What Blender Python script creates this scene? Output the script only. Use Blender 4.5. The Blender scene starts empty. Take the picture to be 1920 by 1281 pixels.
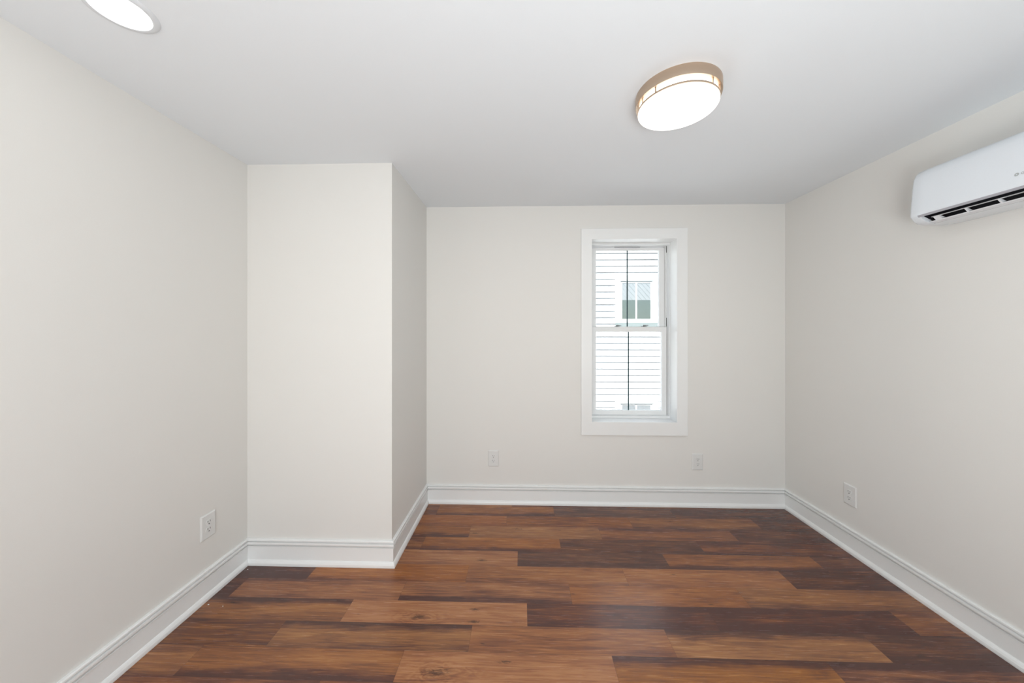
import bpy, bmesh, math, random
from mathutils import Vector, Matrix
random.seed(4)
S = bpy.context.scene
C = bpy.data.collections.new('room'); S.collection.children.link(C)
R = math.radians

# ------------------------------------------------------------------ camera
EYE = 1.434; H = 2.44
cam = bpy.data.objects.new('camera', bpy.data.cameras.new('camera')); C.objects.link(cam)
cam.location = (0, 0, EYE); cam.rotation_euler = (R(90), 0, math.atan(18/645))
cam.data.sensor_width = 36; cam.data.lens = 645/1920*36; cam.data.shift_y = -23.5/1920
cam.data.clip_start = 0.02; cam.data.clip_end = 200
S.camera = cam
S.view_settings.view_transform = 'Standard'; S.view_settings.look = 'None'
S.view_settings.gamma = 1; S.view_settings.use_curve_mapping = False
S.view_settings.exposure = 0.05

# ------------------------------------------------------------------ sky, sun, fill light added behind the viewpoint
w = bpy.data.worlds.new('sky'); S.world = w; w.use_nodes = True
nt = w.node_tree; bg = nt.nodes['Background']
sky = nt.nodes.new('ShaderNodeTexSky'); sky.sky_type = 'NISHITA'; sky.sun_disc = False
sky.sun_elevation = R(48); sky.sun_rotation = R(200); sky.air_density = 1.0; sky.dust_density = 1.0
nt.links.new(sky.outputs[0], bg.inputs[0]); bg.inputs[1].default_value = 0.22

def light(name, kind, loc, target, energy, color=(1, 1, 1), **kw):
    l = bpy.data.lights.new(name, kind); l.energy = energy; l.color = color
    for k, v in kw.items(): setattr(l, k, v)
    o = bpy.data.objects.new(name, l); C.objects.link(o); o.location = loc
    d = Vector(target) - Vector(loc)
    o.rotation_euler = d.to_track_quat('-Z', 'Y').to_euler()
    return o
SUN_E = 12.0; REAR_FILL_E = 32; BOUNCE_E = 36; DRUM = 2.0; DRUM_E = 1.6; REC = 6.5
light('sun', 'SUN', (-3, -8, 12), (-3+2.2, -8+5.5, 12-6.6), SUN_E, (1, 0.985, 0.97), angle=R(0.6))
light('rear_fill', 'AREA', (-0.45, -1.32, 1.05), (-0.45, 2.0, 1.05), REAR_FILL_E, (1, 1, 0.985), shape='RECTANGLE', size=0.8, size_y=1.95)  # fill light added at the unseen rear doorway
light('bounce_flash', 'AREA', (0.45, -0.60, 0.95), (0.55, -0.10, 2.44), BOUNCE_E, (0.91, 0.975, 1.0), shape='DISK', size=1.1)

# ------------------------------------------------------------------ materials
def mat(name, col, rough=0.5, metal=0.0, spec=0.5, bump=0, bscale=200, emis=None, estr=0, coat=0):
    m = bpy.data.materials.new(name); m.use_nodes = True; n = m.node_tree.nodes; L = m.node_tree.links
    b = n['Principled BSDF']
    b.inputs['Base Color'].default_value = (*col, 1); b.inputs['Roughness'].default_value = rough
    b.inputs['Metallic'].default_value = metal; b.inputs['Specular IOR Level'].default_value = spec
    b.inputs['Coat Weight'].default_value = coat
    if emis: b.inputs['Emission Color'].default_value = (*emis, 1); b.inputs['Emission Strength'].default_value = estr
    tc = n.new('ShaderNodeTexCoord'); nz = n.new('ShaderNodeTexNoise'); nz.inputs['Scale'].default_value = bscale
    nz.inputs['Detail'].default_value = 3
    L.new(tc.outputs['Object'], nz.inputs['Vector'])
    # faint mottling of the paint or moulding
    mx = n.new('ShaderNodeMix'); mx.data_type = 'RGBA'
    mx.inputs[6].default_value = (*[c*0.985 for c in col], 1); mx.inputs[7].default_value = (*[min(1, c*1.015) for c in col], 1)
    L.new(nz.outputs['Fac'], mx.inputs[0]); L.new(mx.outputs[2], b.inputs['Base Color'])
    if bump:
        bp = n.new('ShaderNodeBump'); bp.inputs['Strength'].default_value = bump; bp.inputs['Distance'].default_value = 0.001
        L.new(nz.outputs['Fac'], bp.inputs['Height']); L.new(bp.outputs[0], b.inputs['Normal'])
    return m
M_wall = mat('greige wall paint', (0.79, 0.780, 0.753), 0.75, spec=0.25, bump=0.15, bscale=350)
M_ceil = mat('flat ceiling paint', (0.82, 0.855, 0.885), 0.9, spec=0.15, bump=0.1, bscale=300)
M_trim = mat('semi gloss trim paint', (0.865, 0.875, 0.87), 0.32, spec=0.5)
M_vinyl = mat('white vinyl', (0.84, 0.85, 0.85), 0.35)
M_muntin = mat('dark teal grille', (0.035, 0.075, 0.085), 0.4)
M_gap = mat('dark gap', (0.03, 0.03, 0.03), 0.9)
M_plate = mat('white plastic plate', (0.76, 0.765, 0.755), 0.35)
M_slot = mat('socket slot', (0.16, 0.16, 0.16), 0.8)
M_ac = mat('glossy white plastic', (0.79, 0.83, 0.875), 0.2, spec=0.5)
M_acb = mat('matt white plastic', (0.72, 0.73, 0.74), 0.5)
M_acd = mat('dark outlet interior', (0.012, 0.012, 0.018), 0.6)
M_acg = mat('grey lip plastic', (0.42, 0.42, 0.46), 0.35)
M_louv = mat('louver plastic', (0.74, 0.76, 0.79), 0.3)
M_logo = mat('grey logo print', (0.42, 0.44, 0.44), 0.5)
M_nickel = mat('brushed warm nickel', (0.60, 0.47, 0.36), 0.2, metal=1.0)
_b = M_nickel.node_tree.nodes['Principled BSDF']; _b.inputs['Roughness'].default_value = .32; _b.inputs['Anisotropic'].default_value = .85
_t = M_nickel.node_tree.nodes.new('ShaderNodeTangent'); _t.direction_type = 'RADIAL'; _t.axis = 'Z'; M_nickel.node_tree.links.new(_t.outputs[0], _b.inputs['Tangent'])
M_lens = mat('lit drum diffuser', (0.9, 0.88, 0.84), 0.5, emis=(1.0, 0.965, 0.90), estr=DRUM)
M_rec = mat('lit downlight lens', (0.9, 0.88, 0.84), 0.5, emis=(1.0, 0.98, 0.94), estr=REC)
M_rtrim = mat('white downlight trim', (0.74, 0.77, 0.80), 0.4)
M_chip = mat('paint chip', (0.85, 0.85, 0.83), 0.7)
M_siding = mat('white painted siding', (0.80, 0.81, 0.82), 0.7)
M_lapshade = mat('siding lap shade', (0.05, 0.07, 0.09), 0.9)  # shadow line under each lap, put into the colour
M_screen = mat('grey green insect screen', (0.088, 0.113, 0.115), 0.9, bump=0.3, bscale=60)
M_reflect = mat('pale ribbed roof reflection', (0.30, 0.295, 0.325), 0.6)  # roof mirrored in the neighbour's upper panes, put into colour and ribs
M_capshade = mat('pale grey cap and sill shade', (0.21, 0.245, 0.245), 0.6)  # drip cap, and the shade painted below the neighbour's sill
M_roof = mat('grey shingle', (0.12, 0.12, 0.13), 0.9)
M_ground = mat('pale gravel', (0.38, 0.375, 0.36), 0.95, bump=0.5, bscale=30)
M_steel = mat('satin lock metal', (0.25, 0.26, 0.26), 0.35, metal=0.8)

def glass_mat(name, tint):
    m = bpy.data.materials.new(name); m.use_nodes = True; n = m.node_tree.nodes; L = m.node_tree.links
    n.remove(n['Principled BSDF'])
    t = n.new('ShaderNodeBsdfTransparent'); t.inputs[0].default_value = (*tint, 1)
    g = n.new('ShaderNodeBsdfGlossy'); g.inputs['Roughness'].default_value = 0.02
    lw = n.new('ShaderNodeLayerWeight'); pw = n.new('ShaderNodeMath'); pw.operation = 'POWER'; pw.inputs[1].default_value = 4.0
    f = n.new('ShaderNodeMath'); f.operation = 'MULTIPLY_ADD'; f.inputs[1].default_value = .85; f.inputs[2].default_value = .04
    L.new(lw.outputs['Facing'], pw.inputs[0]); L.new(pw.outputs[0], f.inputs[0])
    x = n.new('ShaderNodeMixShader')
    L.new(f.outputs[0], x.inputs[0]); L.new(t.outputs[0], x.inputs[1]); L.new(g.outputs[0], x.inputs[2])
    L.new(x.outputs[0], n['Material Output'].inputs[0])
    return m
M_glass = glass_mat('clear pane', (0.97, 0.99, 0.98))

# ------------------------------------------------------------------ mesh helpers
def link(name, bm, m, parent=None, smooth=False, bevel=0, seg=2, kind=None):
    me = bpy.data.meshes.new(name); bmesh.ops.recalc_face_normals(bm, faces=bm.faces[:])
    bm.to_mesh(me); bm.free()
    for mm in (m if isinstance(m, (list, tuple)) else [m]): me.materials.append(mm)
    o = bpy.data.objects.new(name, me); C.objects.link(o)
    if smooth:
        for p in me.polygons: p.use_smooth = True
        me.set_sharp_from_angle(angle=R(38))
    if bevel:
        b = o.modifiers.new('bevel', 'BEVEL'); b.width = bevel; b.segments = seg; b.limit_method = 'ANGLE'; b.angle_limit = R(40)
    if parent: o.parent = parent; o.matrix_parent_inverse = Matrix.Translation(-Vector(parent.location)) if parent.type == 'EMPTY' and parent.rotation_euler.z == 0 else Matrix()
    if kind: o['kind'] = kind
    return o
def box(bm, x0, x1, y0, y1, z0, z1):
    v = [bm.verts.new(p) for p in ((x0,y0,z0),(x1,y0,z0),(x1,y1,z0),(x0,y1,z0),(x0,y0,z1),(x1,y0,z1),(x1,y1,z1),(x0,y1,z1))]
    for f in ((0,3,2,1),(4,5,6,7),(0,1,5,4),(1,2,6,5),(2,3,7,6),(3,0,4,7)): bm.faces.new([v[i] for i in f])
def nb(*boxes):
    bm = bmesh.new()
    for b in boxes: box(bm, *b)
    return bm
def frame_bm(x0, x1, z0, z1, y0, y1, wl, wr, wb, wt):
    """a rectangular frame ring (mitre-free, one closed mesh) in the XZ plane"""
    bm = bmesh.new()
    o = [(x0, z0), (x1, z0), (x1, z1), (x0, z1)]; i = [(x0+wl, z0+wb), (x1-wr, z0+wb), (x1-wr, z1-wt), (x0+wl, z1-wt)]
    V = [[bm.verts.new((p[0], y, p[1])) for p in ring] for y in (y0, y1) for ring in (o, i)]
    of, inf, ob, ib = V
    for k in range(4):
        j = (k+1) % 4
        bm.faces.new((of[k], of[j], inf[j], inf[k])); bm.faces.new((ob[j], ob[k], ib[k], ib[j]))
        bm.faces.new((of[j], of[k], ob[k], ob[j])); bm.faces.new((inf[k], inf[j], ib[j], ib[k]))
    return bm
def lathe(bm, prof, n=64, a0=0.0, a1=math.tau, close=False, mi=0):
    full = abs(a1-a0-math.tau) < 1e-6; cnt = n if full else n+1
    rings = []
    for k in range(cnt):
        a = a0 + (a1-a0)*k/n
        rings.append([bm.verts.new((r*math.cos(a), r*math.sin(a), z)) for r, z in prof])
    m = len(prof)
    for k in range(n):
        A, B = rings[k], rings[(k+1) % cnt]
        for i in range(m if close else m-1):
            bm.faces.new((A[i], B[i], B[(i+1) % m], A[(i+1) % m])).material_index = mi
    return bm
def thing(name, loc, label=None, cat=None, group=None, kind=None, rz=0):
    o = bpy.data.objects.new(name, None); C.objects.link(o); o.location = loc; o.rotation_euler.z = rz
    o.empty_display_size = 0.1
    for k, v in (('label', label), ('category', cat), ('group', group), ('kind', kind)):
        if v: o[k] = v
    return o
def copy_tree(o, parent=None):
    c = o.copy(); C.objects.link(c)
    if parent: c.parent = parent
    for ch in list(o.children): copy_tree(ch, c)
    return c

# ------------------------------------------------------------------ room shell
XL, XR, YB, YR = -1.68, 2.115, 2.822, -1.40
CX, CY = -0.785, 2.062          # chase corner
OX0, OX1, OZ0, OZ1 = 0.571, 1.25, 0.68, 2.162   # window opening
WT = 0.20
link('ceiling', nb((XL-.2, XR+.2, YR-.2, YB+.25, H, H+.12)), M_ceil, kind='structure')
link('wall_left', nb((XL-.15, XL, YR, CY, 0, H)), M_wall, kind='structure')
link('wall_right', nb((XR, XR+.15, YR, YB, 0, H)), M_wall, kind='structure')
link('wall_chase', nb((XL-.15, CX, CY, YB, 0, H)), M_wall, kind='structure')
link('wall_back', frame_bm(CX-.9-.15, XR+.15, 0, H, YB, YB+.25, OX0-(CX-1.05)-.012, XR+.15-OX1-.012, OZ0-.012, H-OZ1-.012), M_wall, kind='structure')
DX0, DX1, DZ = -0.87, -0.03, 2.05
link('wall_rear', nb((XL-.15, DX0, YR-.15, YR, 0, H), (DX1, XR+.15, YR-.15, YR, 0, H), (DX0, DX1, YR-.15, YR, DZ, H)), M_wall, kind='structure')
link('trim_1', nb((DX0-.08, DX0, YR, YR+.018, 0, DZ+.08), (DX1, DX1+.08, YR, YR+.018, 0, DZ+.08), (DX0, DX1, YR, YR+.018, DZ, DZ+.08)), M_trim, kind='structure')

# ---- baseboards: one moulded profile swept with mitred corners, a shoe moulding as its child
PROF = [(0, 0), (.0125, 0), (.0125, .1085), (.0165, .1115), (.0165, .1145), (.0060, .1160), (.0060, .1190), (.0165, .1210), (.0185, .128), (.0175, .1370),
        (.0060, .1390), (.0060, .1420), (.0150, .1440), (.0145, .151), (.009, .155), (0, .155)]
SHOE = [(.0125, 0), (.0255, 0), (.0265, .006), (.0255, .016), (.021, .025), (.0165, .030), (.0125, .032)]
PATH = [(XL, YR), (XL, CY), (CX, CY), (CX, YB), (XR, YB), (XR, YR)]
def seg_dirs(i):
    a, b = Vector(PATH[i]), Vector(PATH[i+1]); d = (b-a).normalized(); return d, Vector((d.y, -d.x))
def offset_pt(i, t):                      # the path's corner i moved t into the room
    if i == 0: return Vector(PATH[0]) + seg_dirs(0)[1]*t
    if i == len(PATH)-1: return Vector(PATH[i]) + seg_dirs(i-1)[1]*t
    n1, n2 = seg_dirs(i-1)[1], seg_dirs(i)[1]
    return Vector(PATH[i]) + (n1+n2)*t
def sweep(i, prof):
    bm = bmesh.new(); rings = []
    for k in (i, i+1):
        rings.append([bm.verts.new((*offset_pt(k, t), z)) for t, z in prof])
    n = len(prof)
    for j in range(n): bm.faces.new((rings[0][j], rings[1][j], rings[1][(j+1) % n], rings[0][(j+1) % n]))
    bm.faces.new(rings[0]); bm.faces.new(rings[1][::-1])
    return bm
for i, nm in enumerate(('baseboard_left', 'baseboard_chase_front', 'baseboard_chase_side', 'baseboard_back', 'baseboard_right')):
    b = link(nm, sweep(i, PROF), M_trim, kind='structure')
    s = link('shoe_moulding', sweep(i, SHOE), M_trim, b)

# ------------------------------------------------------------------ floor: planks 0.1395 x 0.9175 m laid along X
PW, PL = 0.1395, 0.9175
# rows from the far wall to the camera: joint position, then (tone, dark far edge, dark near edge, red) per plank
# each list starts at the plank whose left end lies at the first joint
Lt, Md, Dk, Rd = .88, .60, .10, .75
ROWS = {
 18: (-.663, [(.62,.0,.7), (.2,.1,.0), (.18,.1,.0), (.1,0,0)]),
 17: (-1.03, [(.74,.0,.4), (.55,.0,.1), (.62,.1,.4), (.22,.3,.2)]),
 16: (-1.284, [(.58,.1,.7), (.78,.1,.1), (.64,.5,.1), (.16,.2,.1)]),
 15: (-.661, [(.74,.0,.8), (.17,.0,.1), (.40,.2,.5), (.3,0,0)]),
 14: (-.942, [(.86,.0,.1), (.16,.0,.1), (.66,.1,.8), (.14,.1,.1)]),
 13: (-1.235, [(.84,.0,.3), (.80,.1,.3), (.84,.1,.1), (.10,.1,.2)]),
 12: (-1.571, [(.74,.3,.1), (.66,.1,.8), (.80,.0,.2), (.62,.0,.3)]),
 11: (-1.807, [(.70,.9,.2), (.97,.0,.1), (.12,.1,.2), (.06,.2,.3), (.6,.2,.3)]),
 10: (-1.156, [(.70,.9,.3), (.74,.1,.2), (.72,.8,.1), (.12,.1,.2)]),
 9: (-1.440, [(.66,.1,.9), (.93,.1,.1), (.66,.9,.2), (.40,.8,.2)]),
 8: (-.82, [(.6,.2,.2), (.8,.1,.3), (.35,.1,.4)]),
}
rp = random.Random(11)
fb = bmesh.new(); uvl = fb.loops.layers.uv.new('plank'); ca = fb.loops.layers.float_color.new('plank_tone'); cb = fb.loops.layers.float_color.new('plank_seed')
def plank(x0, x1, y0, y1, tone, ed, en, seed, jx):
    v = [fb.verts.new(p) for p in ((x0, y0, 0), (x1, y0, 0), (x1, y1, 0), (x0, y1, 0))]
    f = fb.faces.new(v)
    for l in f.loops:
        l[uvl].uv = ((l.vert.co.x-jx), (l.vert.co.y-y0)/(y1-y0) if y1 > y0 else 0)
        l[ca] = (tone, ed, en, 1); l[cb] = (*seed, 1)
Y0 = 0.125
k = -12
while True:
    y0 = 1.5205 + (k-10)*PW; y1 = y0+PW        # row 10 starts at 1.5205
    if y0 > YB: break
    if y1 > YR:
        j0, tl = ROWS.get(k, (-1.6 + rp.random()*PL, []))
        # start from the left wall
        x = j0
        idx = 0
        while x > XL: x -= PL; idx -= 1
        while x < XR:
            a, b = max(x, XL), min(x+PL, XR)
            if 0 <= idx < len(tl): t, ed, en = tl[idx]
            else: t, ed, en = rp.choice([.15, .5, .7, .85, .3]), rp.random()*.5, rp.random()*.5
            if k in ROWS and idx < 0: t = {13: .05, 12: .05}.get(k, t)
            plank(a, b, max(y0, YR), min(y1, YB), t, ed, en, (rp.random(), rp.random(), rp.random()), x)
            x += PL; idx += 1
    k += 1
def floor_mat():
    m = bpy.data.materials.new('plank flooring'); m.use_nodes = True; n = m.node_tree.nodes; L = m.node_tree.links
    b = n['Principled BSDF']
    def nd(t, **kw):
        q = n.new('ShaderNode'+t)
        for a, v in kw.items(): setattr(q, a, v)
        return q
    def val(x, sock):
        if isinstance(x, (int, float)): sock.default_value = x
        elif isinstance(x, tuple): sock.default_value = x
        else: L.new(x, sock)
    def mth(op, a, b_=0.0, c=None, clamp=False):
        q = nd('Math', operation=op, use_clamp=clamp); val(a, q.inputs[0]); val(b_, q.inputs[1])
        if c is not None: val(c, q.inputs[2])
        return q.outputs[0]
    def sstep(x, lo, hi, a=0.0, b_=1.0):
        q = nd('MapRange', interpolation_type='SMOOTHSTEP'); val(x, q.inputs[0]); val(lo, q.inputs[1]); val(hi, q.inputs[2]); val(a, q.inputs[3]); val(b_, q.inputs[4])
        return q.outputs[0]
    uv = nd('UVMap', uv_map='plank'); A = nd('VertexColor', layer_name='plank_tone'); B = nd('VertexColor', layer_name='plank_seed')
    su = nd('SeparateXYZ'); L.new(uv.outputs[0], su.inputs[0]); u, v = su.outputs[0], su.outputs[1]
    sa = nd('SeparateColor'); L.new(A.outputs[0], sa.inputs[0]); tone, ed, en = sa.outputs[0], sa.outputs[1], sa.outputs[2]
    sb = nd('SeparateColor'); L.new(B.outputs[0], sb.inputs[0])
    s1 = mth('MULTIPLY', sb.outputs[0], 37.0); s2 = mth('MULTIPLY', sb.outputs[1], 61.0)
    def noise(su_, sv_, det=3, rough=.55, dist=0.0, off=0.0):
        cx = nd('CombineXYZ'); val(mth('ADD', mth('MULTIPLY', u, su_), s1), cx.inputs[0])
        val(mth('ADD', mth('MULTIPLY', v, sv_), s2), cx.inputs[1]); val(mth('ADD', s1, off), cx.inputs[2])
        q = nd('TexNoise'); L.new(cx.outputs[0], q.inputs[0]); q.inputs['Scale'].default_value = 1
        q.inputs['Detail'].default_value = det; q.inputs['Roughness'].default_value = rough; q.inputs['Distortion'].default_value = dist
        return q.outputs['Fac']
    broad = noise(2.2, 1.5, 2, .5, .4)           # slow tone change along a plank
    streak = noise(3.2, 7.0, 5, .62, 1.4, 5.0)      # soft dark streaks
    grain = noise(7.0, 26.0, 4, .65, .3, 9.0)    # fine grain
    fine = noise(22.0, 70.0, 3, .7, .0, 13.0)
    # knots, where they lie on this floor
    geo = nd('NewGeometry'); sp = nd('SeparateXYZ'); L.new(geo.outputs['Position'], sp.inputs[0])
    wob = mth('MULTIPLY', mth('SUBTRACT', noise(26, 9, 3, .6, 1.6, 17.0), .5), 2.4)
    KN = [(-.028,2.467,.035),(.273,2.457,.014),(-.322,2.407,.03),(-.248,2.125,.035),(.885,2.036,.016),(1.103,2.595,.02),(-.821,1.708,.013),
          (-.512,1.699,.05),(-.232,1.754,.03),(-.232,1.679,.028),(-.771,1.637,.022),(-.354,1.427,.06),(-.073,1.48,.032),(-.245,1.524,.010),
          (-.175,1.563,.012),(.582,1.504,.018),(1.19,1.906,.012),(.277,1.869,.012),(.984,1.817,.015),(-1.506,1.763,.022),(1.751,1.558,.02),(1.365,1.511,.03)]
    lowob = mth('MULTIPLY', mth('SUBTRACT', noise(11, 4, 2, .5, .8, 27.0), .5), 3.0)
    tot = None; halo = None
    for kx, ky, sz in KN:
        dx = mth('DIVIDE', mth('SUBTRACT', sp.outputs[0], kx), sz*1.4); dy = mth('DIVIDE', mth('SUBTRACT', sp.outputs[1], ky), sz*.42)
        d0 = mth('SQRT', mth('ADD', mth('MULTIPLY', dx, dx), mth('MULTIPLY', dy, dy))); d = mth('ADD', d0, wob); d2 = mth('ADD', d0, lowob)
        k_ = sstep(d, -.1, .95, 1.0, 0.0)
        tot = k_ if tot is None else mth('MAXIMUM', tot, k_)
        if sz >= .05:
            ring = mth('MULTIPLY', mth('SINE', mth('MULTIPLY', d2, 7.5)), sstep(d0, .5, 3.2, .5, 0.0))
            halo = ring if halo is None else mth('ADD', halo, ring)
    # tone
    t = mth('ADD', mth('MULTIPLY_ADD', tone, .86, .03), mth('MULTIPLY', mth('SUBTRACT', broad, .5), .7))
    t = mth('ADD', t, mth('MULTIPLY', mth('SUBTRACT', streak, .5), 1.5))
    t = mth('ADD', t, mth('MULTIPLY', mth('SUBTRACT', grain, .5), .62))
    t = mth('ADD', t, mth('MULTIPLY', mth('SUBTRACT', fine, .5), .22))
    wv = mth('ADD', v, mth('MULTIPLY', mth('SUBTRACT', noise(5, .1, 3, .5, 0, 21.0), .5), .35))
    t = mth('SUBTRACT', t, mth('MULTIPLY', mth('MULTIPLY', ed, sstep(wv, .62, .95)), .75))
    t = mth('SUBTRACT', t, mth('MULTIPLY', mth('MULTIPLY', en, sstep(wv, .05, .40, 1.0, 0.0)), .75))
    t = mth('SUBTRACT', t, mth('MULTIPLY', halo, .35))
    ramp = nd('ValToRGB'); e = ramp.color_ramp.elements
    e[0].position = 0.0; e[0].color = (0.082, 0.031, 0.024, 1)
    e[1].position = 1.0; e[1].color = (0.44, 0.192, 0.074, 1)
    for p, c in ((.25, (.145, .051, .030, 1)), (.5, (.240, .089, .037, 1)), (.75, (.340, .132, .047, 1))):
        q = e.new(p); q.color = c
    val(t, ramp.inputs[0])
    # a redder or browner cast from plank to plank
    hs = nd('HueSaturation'); L.new(ramp.outputs[0], hs.inputs['Color'])
    val(mth('ADD', .4965, mth('MULTIPLY', sb.outputs[2], .009)), hs.inputs['Hue']); val(mth('ADD', .94, mth('MULTIPLY', sb.outputs[1], .12)), hs.inputs['Saturation'])
    kx = nd('Mix', data_type='RGBA'); val(mth('MULTIPLY', tot, .78), kx.inputs[0]); L.new(hs.outputs[0], kx.inputs[6]); kx.inputs[7].default_value = (.035, .016, .012, 1)
    # hairline joints
    du = mth('MINIMUM', u, mth('SUBTRACT', PL, u)); dv = mth('MULTIPLY', mth('MINIMUM', v, mth('SUBTRACT', 1.0, v)), PW)
    jt = sstep(mth('MINIMUM', du, dv), .0003, .0013, .45, 0.0)
    jx = nd('Mix', data_type='RGBA'); val(jt, jx.inputs[0]); L.new(kx.outputs[2], jx.inputs[6]); jx.inputs[7].default_value = (.03, .014, .01, 1)
    L.new(jx.outputs[2], b.inputs['Base Color'])
    val(mth('ADD', .20, mth('MULTIPLY', grain, .12)), b.inputs['Roughness']); b.inputs['Specular IOR Level'].default_value = .52
    bp = nd('Bump'); bp.inputs['Strength'].default_value = .12; bp.inputs['Distance'].default_value = .0006
    val(mth('SUBTRACT', mth('ADD', mth('MULTIPLY', grain, .4), mth('MULTIPLY', fine, .4)), jt), bp.inputs['Height']); L.new(bp.outputs[0], b.inputs['Normal'])
    return m
box(fb, XL-.15, XR+.15, YR-.15, YB+.2, -.1, -.002)
link('floor', fb, floor_mat(), kind='structure')

# ------------------------------------------------------------------ window
win = thing('window_1', (0.9105, YB, OZ0), kind='structure')
def wp(name, bm, m, parent=None, **kw):
    o = link(name, bm, m, None, **kw); p = parent or win
    o.parent = p
    o.matrix_parent_inverse = Matrix.Translation(-Vector(win.location)) if p is win else Matrix()
    return o
wp('casing', frame_bm(.484, 1.337, .572, 2.249, YB-.017, YB, .087, .087, .108, .087), M_trim, bevel=.002)
wp('jamb_lining', frame_bm(OX0-.012, OX1+.012, OZ0-.012, OZ1+.012, YB, YB+.25, .012, .012, .012, .012), M_trim)
wp('window_frame', frame_bm(OX0, OX1, OZ0, OZ1, 2.935, YB+.25, .020, .005, .018, .016), M_vinyl, bevel=.0015)
wp('side_track', nb((1.2395, 1.245, 2.993, 3.06, .70, 2.146), (.591, .600, 2.993, 3.06, .70, 2.146)), M_vinyl)
wp('weatherstrip', nb((1.2425, 1.2448, 2.988, 2.9925, 1.455, 1.53), (1.2425, 1.2448, 2.988, 2.9925, 2.09, 2.146), (.80, 1.02, 2.99, 2.9935, 2.138, 2.1408)), M_gap)
# upper sash (outer track), lower sash (inner track)
us = wp('upper_sash', frame_bm(.602, 1.2388, 1.425, 2.140, 3.022, 3.058, .049, .0448, .03, .022), M_vinyl, bevel=.002)
wp('glass', nb((.651, 1.194, 3.040, 3.044, 1.455, 2.118)), M_glass, us)
wp('grille', nb((.9185, .9285, 3.0345, 3.0385, 1.455, 2.118)), M_muntin, us)
ls = wp('lower_sash', frame_bm(.594, 1.2405, .695, 1.452, 2.982, 3.018, .048, .0395, .040, .042), M_vinyl, bevel=.002)
wp('glass', nb((.642, 1.201, 3.000, 3.004, .735, 1.41)), M_glass, ls)
wp('grille', nb((.9165, .9265, 2.9945, 2.9985, .735, 1.41)), M_muntin, ls)
def lock_bm(x):
    bm = nb((x-.024, x+.024, 2.990, 3.012, 1.4515, 1.458))
    bmesh.ops.create_cone(bm, cap_ends=True, segments=20, radius1=.011, radius2=.009, depth=.012, matrix=Matrix.Translation((x, 3.001, 1.463)))
    box(bm, x-.005, x+.032, 2.994, 3.002, 1.462, 1.4685)
    return bm
for x in (.826, 1.058): wp('sash_lock', lock_bm(x), M_steel, ls, bevel=.001)

# ------------------------------------------------------------------ wall outlets
def make_outlet():
    t = thing('wall_outlet', (0, 0, 0))
    # local frame: plate lies in XZ, faces -Y
    bm = bmesh.new()
    W, HH, D = .043, .0655, .008
    a = [(-W, -HH), (W, -HH), (W, HH), (-W, HH)]; i = [(-W+.005, -HH+.005), (W-.005, -HH+.005), (W-.005, HH-.005), (-W+.005, HH-.005)]
    v0 = [bm.verts.new((x, 0, z)) for x, z in a]; v1 = [bm.verts.new((x, -D*.45, z)) for x, z in a]; v2 = [bm.verts.new((x, -D, z)) for x, z in i]
    for k in range(4):
        j = (k+1) % 4; bm.faces.new((v0[k], v0[j], v1[j], v1[k])); bm.faces.new((v1[k], v1[j], v2[j], v2[k]))
    bm.faces.new(v2); bm.faces.new(v0[::-1])
    def ch(name, bm, m, p, **kw):
        o = link(name, bm, m, None, **kw); o.parent = p; return o
    ch('cover_plate', bm, M_plate, t, bevel=.0008)
    for s in (1, -1):
        zc = s*.0195; bm = bmesh.new(); pts = []
        for q in range(40):
            an = math.tau*q/40; x = .0172*math.cos(an); z = .0172*math.sin(an); z = max(-.0140, min(.0140, z)); pts.append((x, z+zc))
        f = [bm.verts.new((x, -D+.0005, z)) for x, z in pts]; g = [bm.verts.new((x, -D-.002, z)) for x, z in pts]
        for k in range(40): bm.faces.new((f[k], f[(k+1) % 40], g[(k+1) % 40], g[k]))
        bm.faces.new(g)
        r = ch('receptacle', bm, M_plate, t)
        y0, y1 = -D-.0026, -D-.0018
        for dx in (-.0064, .0064): ch('slot', nb((dx-.0014, dx+.0014, y0, y1, zc+.001, zc+.0095)), M_slot, r)
        bm = bmesh.new(); bmesh.ops.create_cone(bm, cap_ends=True, segments=16, radius1=.0032, radius2=.0032, depth=.0008, matrix=Matrix.Translation((0, -D-.0022, zc-.0075)) @ Matrix.Rotation(R(90), 4, 'X'))
        ch('ground_hole', bm, M_slot, r)
    bm = bmesh.new(); bmesh.ops.create_uvsphere(bm, u_segments=16, v_segments=8, radius=.0033, matrix=Matrix.Translation((0, -D, 0)) @ Matrix.Diagonal((1, .4, 1, 1)))
    ch('screw', bm, M_plate, t, smooth=True)
    return t
proto = make_outlet()
OUT = [((XL, 1.793, .382), R(90), 'white duplex wall outlet low on the left wall, just before the boxed-out corner'),
       ((-.231, YB, .3715), 0, 'white duplex wall outlet on the back wall, left of the window'),
       ((1.42, YB, .3605), 0, 'white duplex wall outlet on the back wall, below the right corner of the window'),
       ((XR, 2.272, .365), R(-90), 'white duplex wall outlet low on the right wall, below the air conditioner side')]
for i, (loc, rz, lab) in enumerate(OUT):
    o = proto if i == 0 else copy_tree(proto)
    o.location = loc; o.rotation_euler.z = rz
    o['label'] = lab; o['category'] = 'outlet'; o['group'] = 'wall outlets around the room'

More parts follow.
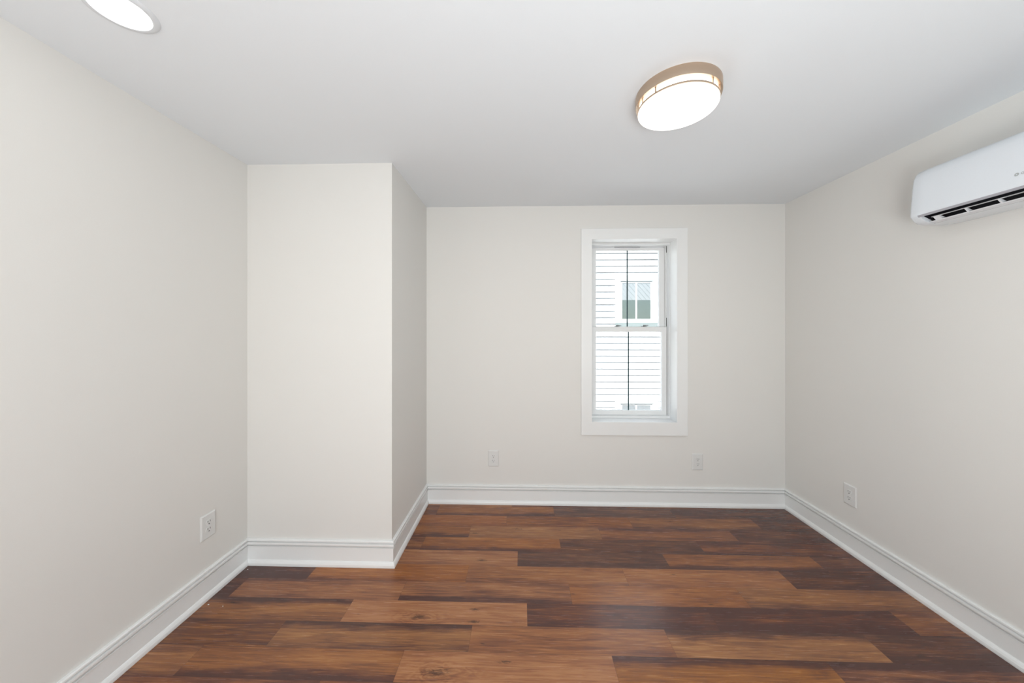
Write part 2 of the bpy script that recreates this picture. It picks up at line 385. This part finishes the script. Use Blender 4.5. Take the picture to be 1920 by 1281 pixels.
# ------------------------------------------------------------------ drum ceiling light
dl = thing('ceiling_light', (.660, 1.479, H), 'round brushed nickel drum ceiling light with a glowing white flat diffuser', 'ceiling light')
def at_dl(name, bm, m, p=None, **kw):
    o = link(name, bm, m, None, **kw); o.parent = p or dl; return o
at_dl('band', lathe(bmesh.new(), [(.001, 0), (.1655, 0), (.1665, -.002), (.1665, -.041), (.1655, -.043), (.1585, -.043), (.1585, -.038), (.001, -.038)], 96), M_nickel, smooth=True)
at_dl('diffuser', lathe(bmesh.new(), [(.1505, -.0385), (.1505, -.0695), (.1565, -.0700), (.1570, -.0720), (.1550, -.0750), (.148, -.0770), (.10, -.0785), (.0005, -.0790)], 96), M_lens, smooth=True)
at_dl('ring', lathe(bmesh.new(), [(.1515, -.0622), (.1584, -.0622), (.1594, -.0658), (.1582, -.0695), (.1515, -.0695)], 96, close=True), M_nickel, smooth=True)
for a in (-170, -143.5, -62, -37, 10, 36.5, 118, 143):
    bm = bmesh.new(); box(bm, .1535, .1590, -.0024, .0024, -.065, -.0385)
    bmesh.ops.rotate(bm, verts=bm.verts[:], cent=(0, 0, 0), matrix=Matrix.Rotation(R(a), 3, 'Z'))
    at_dl('post', bm, M_nickel)

dlamp = light('drum_lamp', 'AREA', (.660, 1.479, H-.0815), (.660, 1.479, 0), DRUM_E, (1.0, 0.97, 0.91), shape='DISK', size=.29)
dlamp.parent = dl; dlamp.matrix_parent_inverse = Matrix.Translation(-Vector(dl.location))

# ------------------------------------------------------------------ recessed downlights
def make_down(loc, label):
    t = thing('recessed_light', loc, label, 'ceiling light')
    a = link('trim_ring', lathe(bmesh.new(), [(.070, -.002), (.0725, -.0065), (.080, -.007), (.088, -.004), (.091, 0), (.070, 0)], 72, close=True), M_rtrim, smooth=True); a.parent = t
    a = link('lens', lathe(bmesh.new(), [(.0705, -.003), (.06, -.0036), (.0005, -.004)], 72), M_rec, smooth=True); a.parent = t
    return t
make_down((-1.262, 1.046, H), 'round white recessed ceiling light glowing at the top left edge of the photo')
make_down((1.70, -.75, H), 'round recessed ceiling light behind the viewpoint, by the right wall')
make_down((-1.262, -.75, H), 'round recessed ceiling light behind the viewpoint, by the left wall')

# ------------------------------------------------------------------ wall air conditioner
ac = thing('air_conditioner', (XR, 1.32, 1.945), 'white wall-mounted split air conditioner high on the right wall with black air slot', 'air conditioner')
AY0, AY1 = .88, 1.762
def acp(name, bm, m, p=None, **kw):
    o = link(name, bm, m, None, **kw); o.parent = p or ac
    if p is None: o.matrix_parent_inverse = Matrix.Translation(-Vector(ac.location))
    return o
# depth from the wall, height
AP_TOP = [(0, 2.218), (.10, 2.218), (.140, 2.212), (.165, 2.202), (.181, 2.186), (.190, 2.162), (.195, 2.12), (.199, 2.07), (.203, 2.02), (.2045, 1.995), (.2045, 1.982), (.200, 1.975)]
AP_REC = [(.192, 1.977), (.150, 2.012), (.115, 2.000), (.112, 1.955), (.135, 1.9445), (.132, 1.9405)]
AP_BOT = [(.05, 1.940), (0, 1.946)]
AP_LOW = [(.190, 1.9585), (.172, 1.9465), (.150, 1.9415), (.132, 1.9405)]       # closed underside at both ends
def ac_loft(prof, ys, rr, cap=True):
    bm = bmesh.new(); rings = []
    zc = 2.09
    for y, k in ys:
        rings.append([bm.verts.new((XR-max(0, d-(rr*(1-k) if d > .01 else 0)), y, z+(zc-z)*(1-k)*.10)) for d, z in prof])
    n = len(prof)
    for A, B in zip(rings, rings[1:]):
        for i in range(n): bm.faces.new((A[i], A[(i+1) % n], B[(i+1) % n], B[i]))
    bm.faces.new(rings[0]); bm.faces.new(rings[-1][::-1])
    return bm
rr = .030
def endst(y, s):        # stations of a rounded end, from the inside out
    return [(y - s*rr + s*rr*math.sin(a), math.cos(a)) for a in [R(90)*j/6 for j in range(7)]]
SY0, SY1 = AY0+.057, AY1-.057
full = AP_TOP + AP_LOW + AP_BOT
acp('housing', ac_loft(AP_TOP+AP_REC+AP_BOT, [(SY0, 1), (SY1, 1)], rr), M_ac, smooth=True)
acp('side_cover', ac_loft(full, [(SY1, 1)] + endst(AY1, 1)[1:], rr), M_ac, smooth=True)
acp('side_cover', ac_loft(full, [(SY0, 1)] + endst(AY0, -1)[1:], rr), M_ac, smooth=True)
# dark duct inside the air slot
bm = bmesh.new()
pr = [(.1905, 1.9765), (.151, 2.0105), (.116, 1.9985), (.1135, 1.956), (.134, 1.9455)]
A = [bm.verts.new((XR-d, SY0+.001, z)) for d, z in pr]; B = [bm.verts.new((XR-d, SY1-.001, z)) for d, z in pr]
for i in range(4): bm.faces.new((A[i], A[i+1], B[i+1], B[i]))
bm.faces.new(A); bm.faces.new(B)
acp('air_duct', bm, M_acd)
# grey lip under the front panel
def bar(prof, y0, y1):
    bm = bmesh.new()
    A = [bm.verts.new((XR-d, y0, z)) for d, z in prof]; B = [bm.verts.new((XR-d, y1, z)) for d, z in prof]; n = len(prof)
    for i in range(n): bm.faces.new((A[i], A[(i+1) % n], B[(i+1) % n], B[i]))
    bm.faces.new(A[::-1]); bm.faces.new(B); return bm
acp('lip', bar([(.2042, 1.9815), (.2047, 1.979), (.199, 1.9715), (.192, 1.9755)], SY0-.02, SY1+.01), M_acg)
acp('louver', bar([(.181, 1.9645), (.1835, 1.9625), (.1745, 1.9615), (.1735, 1.9635)], SY0+.03, SY1-.026), M_louv)
acp('lower_vane', bar([(.166, 1.9470), (.163, 1.9435), (.1385, 1.9395), (.137, 1.942), (.158, 1.9495)], SY0+.004, SY1-.006), M_louv)
for j in range(8):
    y = 1.662 - .105*j - .0
    w_ = .0032 if j else .012
    acp('rib', bar([(.182, 1.9640), (.1745, 1.963), (.150, 1.953), (.160, 1.9455), (.166, 1.947)], y-w_, y+w_), M_louv)
acp('slot_shadow_gap', bar([(.1385, 1.9400), (.1365, 1.9396), (.1365, 1.9408)], SY0, SY1), M_acd)
# small grey maker's mark: ring icon and letters on the front, near its lower edge
def mark(body, size, y, z):
    cu = bpy.data.curves.new('mark', 'FONT'); cu.body = body; cu.size = size; cu.extrude = .0002; cu.align_x = 'LEFT'; cu.space_character = 1.1
    o = bpy.data.objects.new('tmp', cu); C.objects.link(o)
    dg = bpy.context.evaluated_depsgraph_get(); me = bpy.data.meshes.new_from_object(o.evaluated_get(dg)); bpy.data.objects.remove(o)
    d = .2025 + .0008
    # text X runs toward the camera (-Y), text Y runs up, normal faces -X; follow the lean of the panel
    Mx = Matrix(((0, .13, -1, XR-d), (-1, 0, 0, y), (0, 1, .13, z), (0, 0, 0, 1)))
    me.transform(Mx); me.materials.clear(); me.materials.append(M_logo)
    q = bpy.data.objects.new('logo_lettering', me); C.objects.link(q); q.parent = ac; q.matrix_parent_inverse = Matrix.Translation(-Vector(ac.location))
mark('GREE', .0135, 1.372, 2.0265)
bm = bmesh.new(); rg = []
for j in range(32):
    a = math.tau*j/32
    rg.append([bm.verts.new((XR-(.2032 - .13*(math.sin(a)*rad)), 1.383+math.cos(a)*rad, 2.031+math.sin(a)*rad)) for rad in (.0028, .0062)])
for j in range(32): bm.faces.new((rg[j][0], rg[j][1], rg[(j+1) % 32][1], rg[(j+1) % 32][0]))
acp('logo_ring', bm, M_logo)

# ------------------------------------------------------------------ white paint chips on the floor
def chip(loc, sz, lab, sd):
    rr_ = random.Random(sd); bm = bmesh.new()
    n = 7; t = [bm.verts.new((sz*(.6+.6*rr_.random())*math.cos(math.tau*k/n), sz*.7*(.6+.6*rr_.random())*math.sin(math.tau*k/n), .0016)) for k in range(n)]
    b_ = [bm.verts.new((v.co.x*1.1, v.co.y*1.1, 0)) for v in t]
    for k in range(n): bm.faces.new((t[k], t[(k+1) % n], b_[(k+1) % n], b_[k]))
    bm.faces.new(t); bm.faces.new(b_[::-1])
    o = link('paint_chip', bm, M_chip); o.location = loc; o['label'] = lab; o['category'] = 'debris'; o['group'] = 'paint chips on the floor'
chip((-1.628, 1.744, 0), .0045, 'white paint chip on the floor against the left baseboard, largest of three', 1)
chip((-1.632, 2.005, 0), .0035, 'white paint chip on the floor in the corner where the left baseboard meets the chase', 2)
chip((-1.544, 1.736, 0), .0028, 'tiny white paint chip on the floor a little out from the left baseboard', 3)

# ------------------------------------------------------------------ house across the way, 8 m off
NY = 8.0; LAP = .1479; Z0 = 1.262
nh = thing('neighbouring_house', (2.2, NY, -3.0), 'white clapboard house next door, sunlit, seen through the window', 'house')
def nhp(name, bm, m, p=None, **kw):
    o = link(name, bm, m, None, **kw); o.parent = p or nh
    if p is None: o.matrix_parent_inverse = Matrix.Translation(-Vector(nh.location))
    return o
bm = bmesh.new(); X0, X1 = -4.0, 8.0
for k in range(-28, 35):
    z0 = Z0 + k*LAP; z1 = z0+LAP
    A = [bm.verts.new((X0, y, z)) for y, z in ((NY+.012, z0), (NY-.027, z0), (NY-.001, z1))]
    B = [bm.verts.new((X1, y, z)) for y, z in ((NY+.012, z0), (NY-.027, z0), (NY-.001, z1))]
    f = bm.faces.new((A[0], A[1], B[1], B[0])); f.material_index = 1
    bm.faces.new((A[1], A[2], B[2], B[1]))
nhp('siding', bm, [M_siding, M_lapshade])
nhp('house_body', nb((X0, X1, NY+.02, NY+7, -3.0, 6.4)), M_siding)
bm = bmesh.new()
pr = [(NY-.35, 6.4), (NY+3.5, 7.6), (NY+7.35, 6.4)]
A = [bm.verts.new((X0-.3, y, z)) for y, z in pr]; B = [bm.verts.new((X1+.3, y, z)) for y, z in pr]
for i in range(3): bm.faces.new((A[i], A[(i+1) % 3], B[(i+1) % 3], B[i]))
bm.faces.new(A); bm.faces.new(B[::-1])
nhp('roof', bm, M_roof)
def nwin(dz, reflection=True):
    # trim 2.152..3.09, glass 2.305..2.944 ; heights of the upper window
    x0, x1 = 2.153, 3.113
    z0, z1 = 1.575+dz, 2.665+dz
    y = NY-.055
    t = nhp('window', frame_bm(x0, x1, z0, z1, y, NY+.01, .115, .125, .055, .13), M_siding, bevel=.004)
    def c(name, bm, m, **kw):
        o = link(name, bm, m, None, **kw); o.parent = t; return o
    c('drip_cap', nb((x0+.105, x1-.105, y-.009, y, z1-.134, z1-.124)), M_capshade)
    c('sash_frame', frame_bm(x0+.115, x1-.125, z0+.055, z1-.13, NY-.040, NY+.005, .035, .035, .035, .04), M_siding)
    c('mullion', nb((2.612, 2.645, NY-.038, NY-.030, z0+.08, z1-.15)), M_siding)
    zm = 2.097+dz
    c('window_screen', nb((2.30, 2.955, NY-.034, NY-.031, z0+.08, zm)), M_screen)
    bm = bmesh.new()        # upper light: roof reflection put in as a pale sheet with slanting ribs
    box(bm, 2.30, 2.955, NY-.029, NY-.028, zm, z1-.16)
    for k in range(9):
        xa = 2.10+.105*k; za = z1-.17; xb = xa+.44*.78; zb = zm
        def clipx(xa, za, xb, zb):
            P = []
            for X in (2.302, 2.953):
                pass
            t0, t1 = 0.0, 1.0
            dx = xb-xa
            t0 = max(t0, (2.302-xa)/dx); t1 = min(t1, (2.953-xa)/dx)
            return t0, t1
        t0, t1 = clipx(xa, za, xb, zb)
        if t1 <= t0: continue
        pa = (xa+(xb-xa)*t0, za+(zb-za)*t0); pb = (xa+(xb-xa)*t1, za+(zb-za)*t1)
        v = [bm.verts.new((p[0]+dx, y_, p[1])) for p, dx in ((pa, 0), (pa, .014), (pb, .014), (pb, 0)) for y_ in (NY-.0345, NY-.0285)]
        for q in ((0, 2, 4, 6), (1, 3, 5, 7), (0, 1, 3, 2), (2, 3, 5, 4), (4, 5, 7, 6), (6, 7, 1, 0)): bm.faces.new([v[k2] for k2 in q])
    c('roof_reflection', bm, M_reflect)
    c('pane', nb((2.30, 2.955, NY-.0375, NY-.0360, z0+.08, z1-.16)), M_glass)
    c('sill_shadow', nb((x0, x1, NY-.050, NY+.005, z0-.115, z0)), M_capshade)  # shadow under the sill, drawn as a coloured panel
nwin(0.0); nwin(-2.81)
link('ground', nb((-20, 25, YB+.6, 30, -3.1, -3.0)), M_ground, kind='structure')
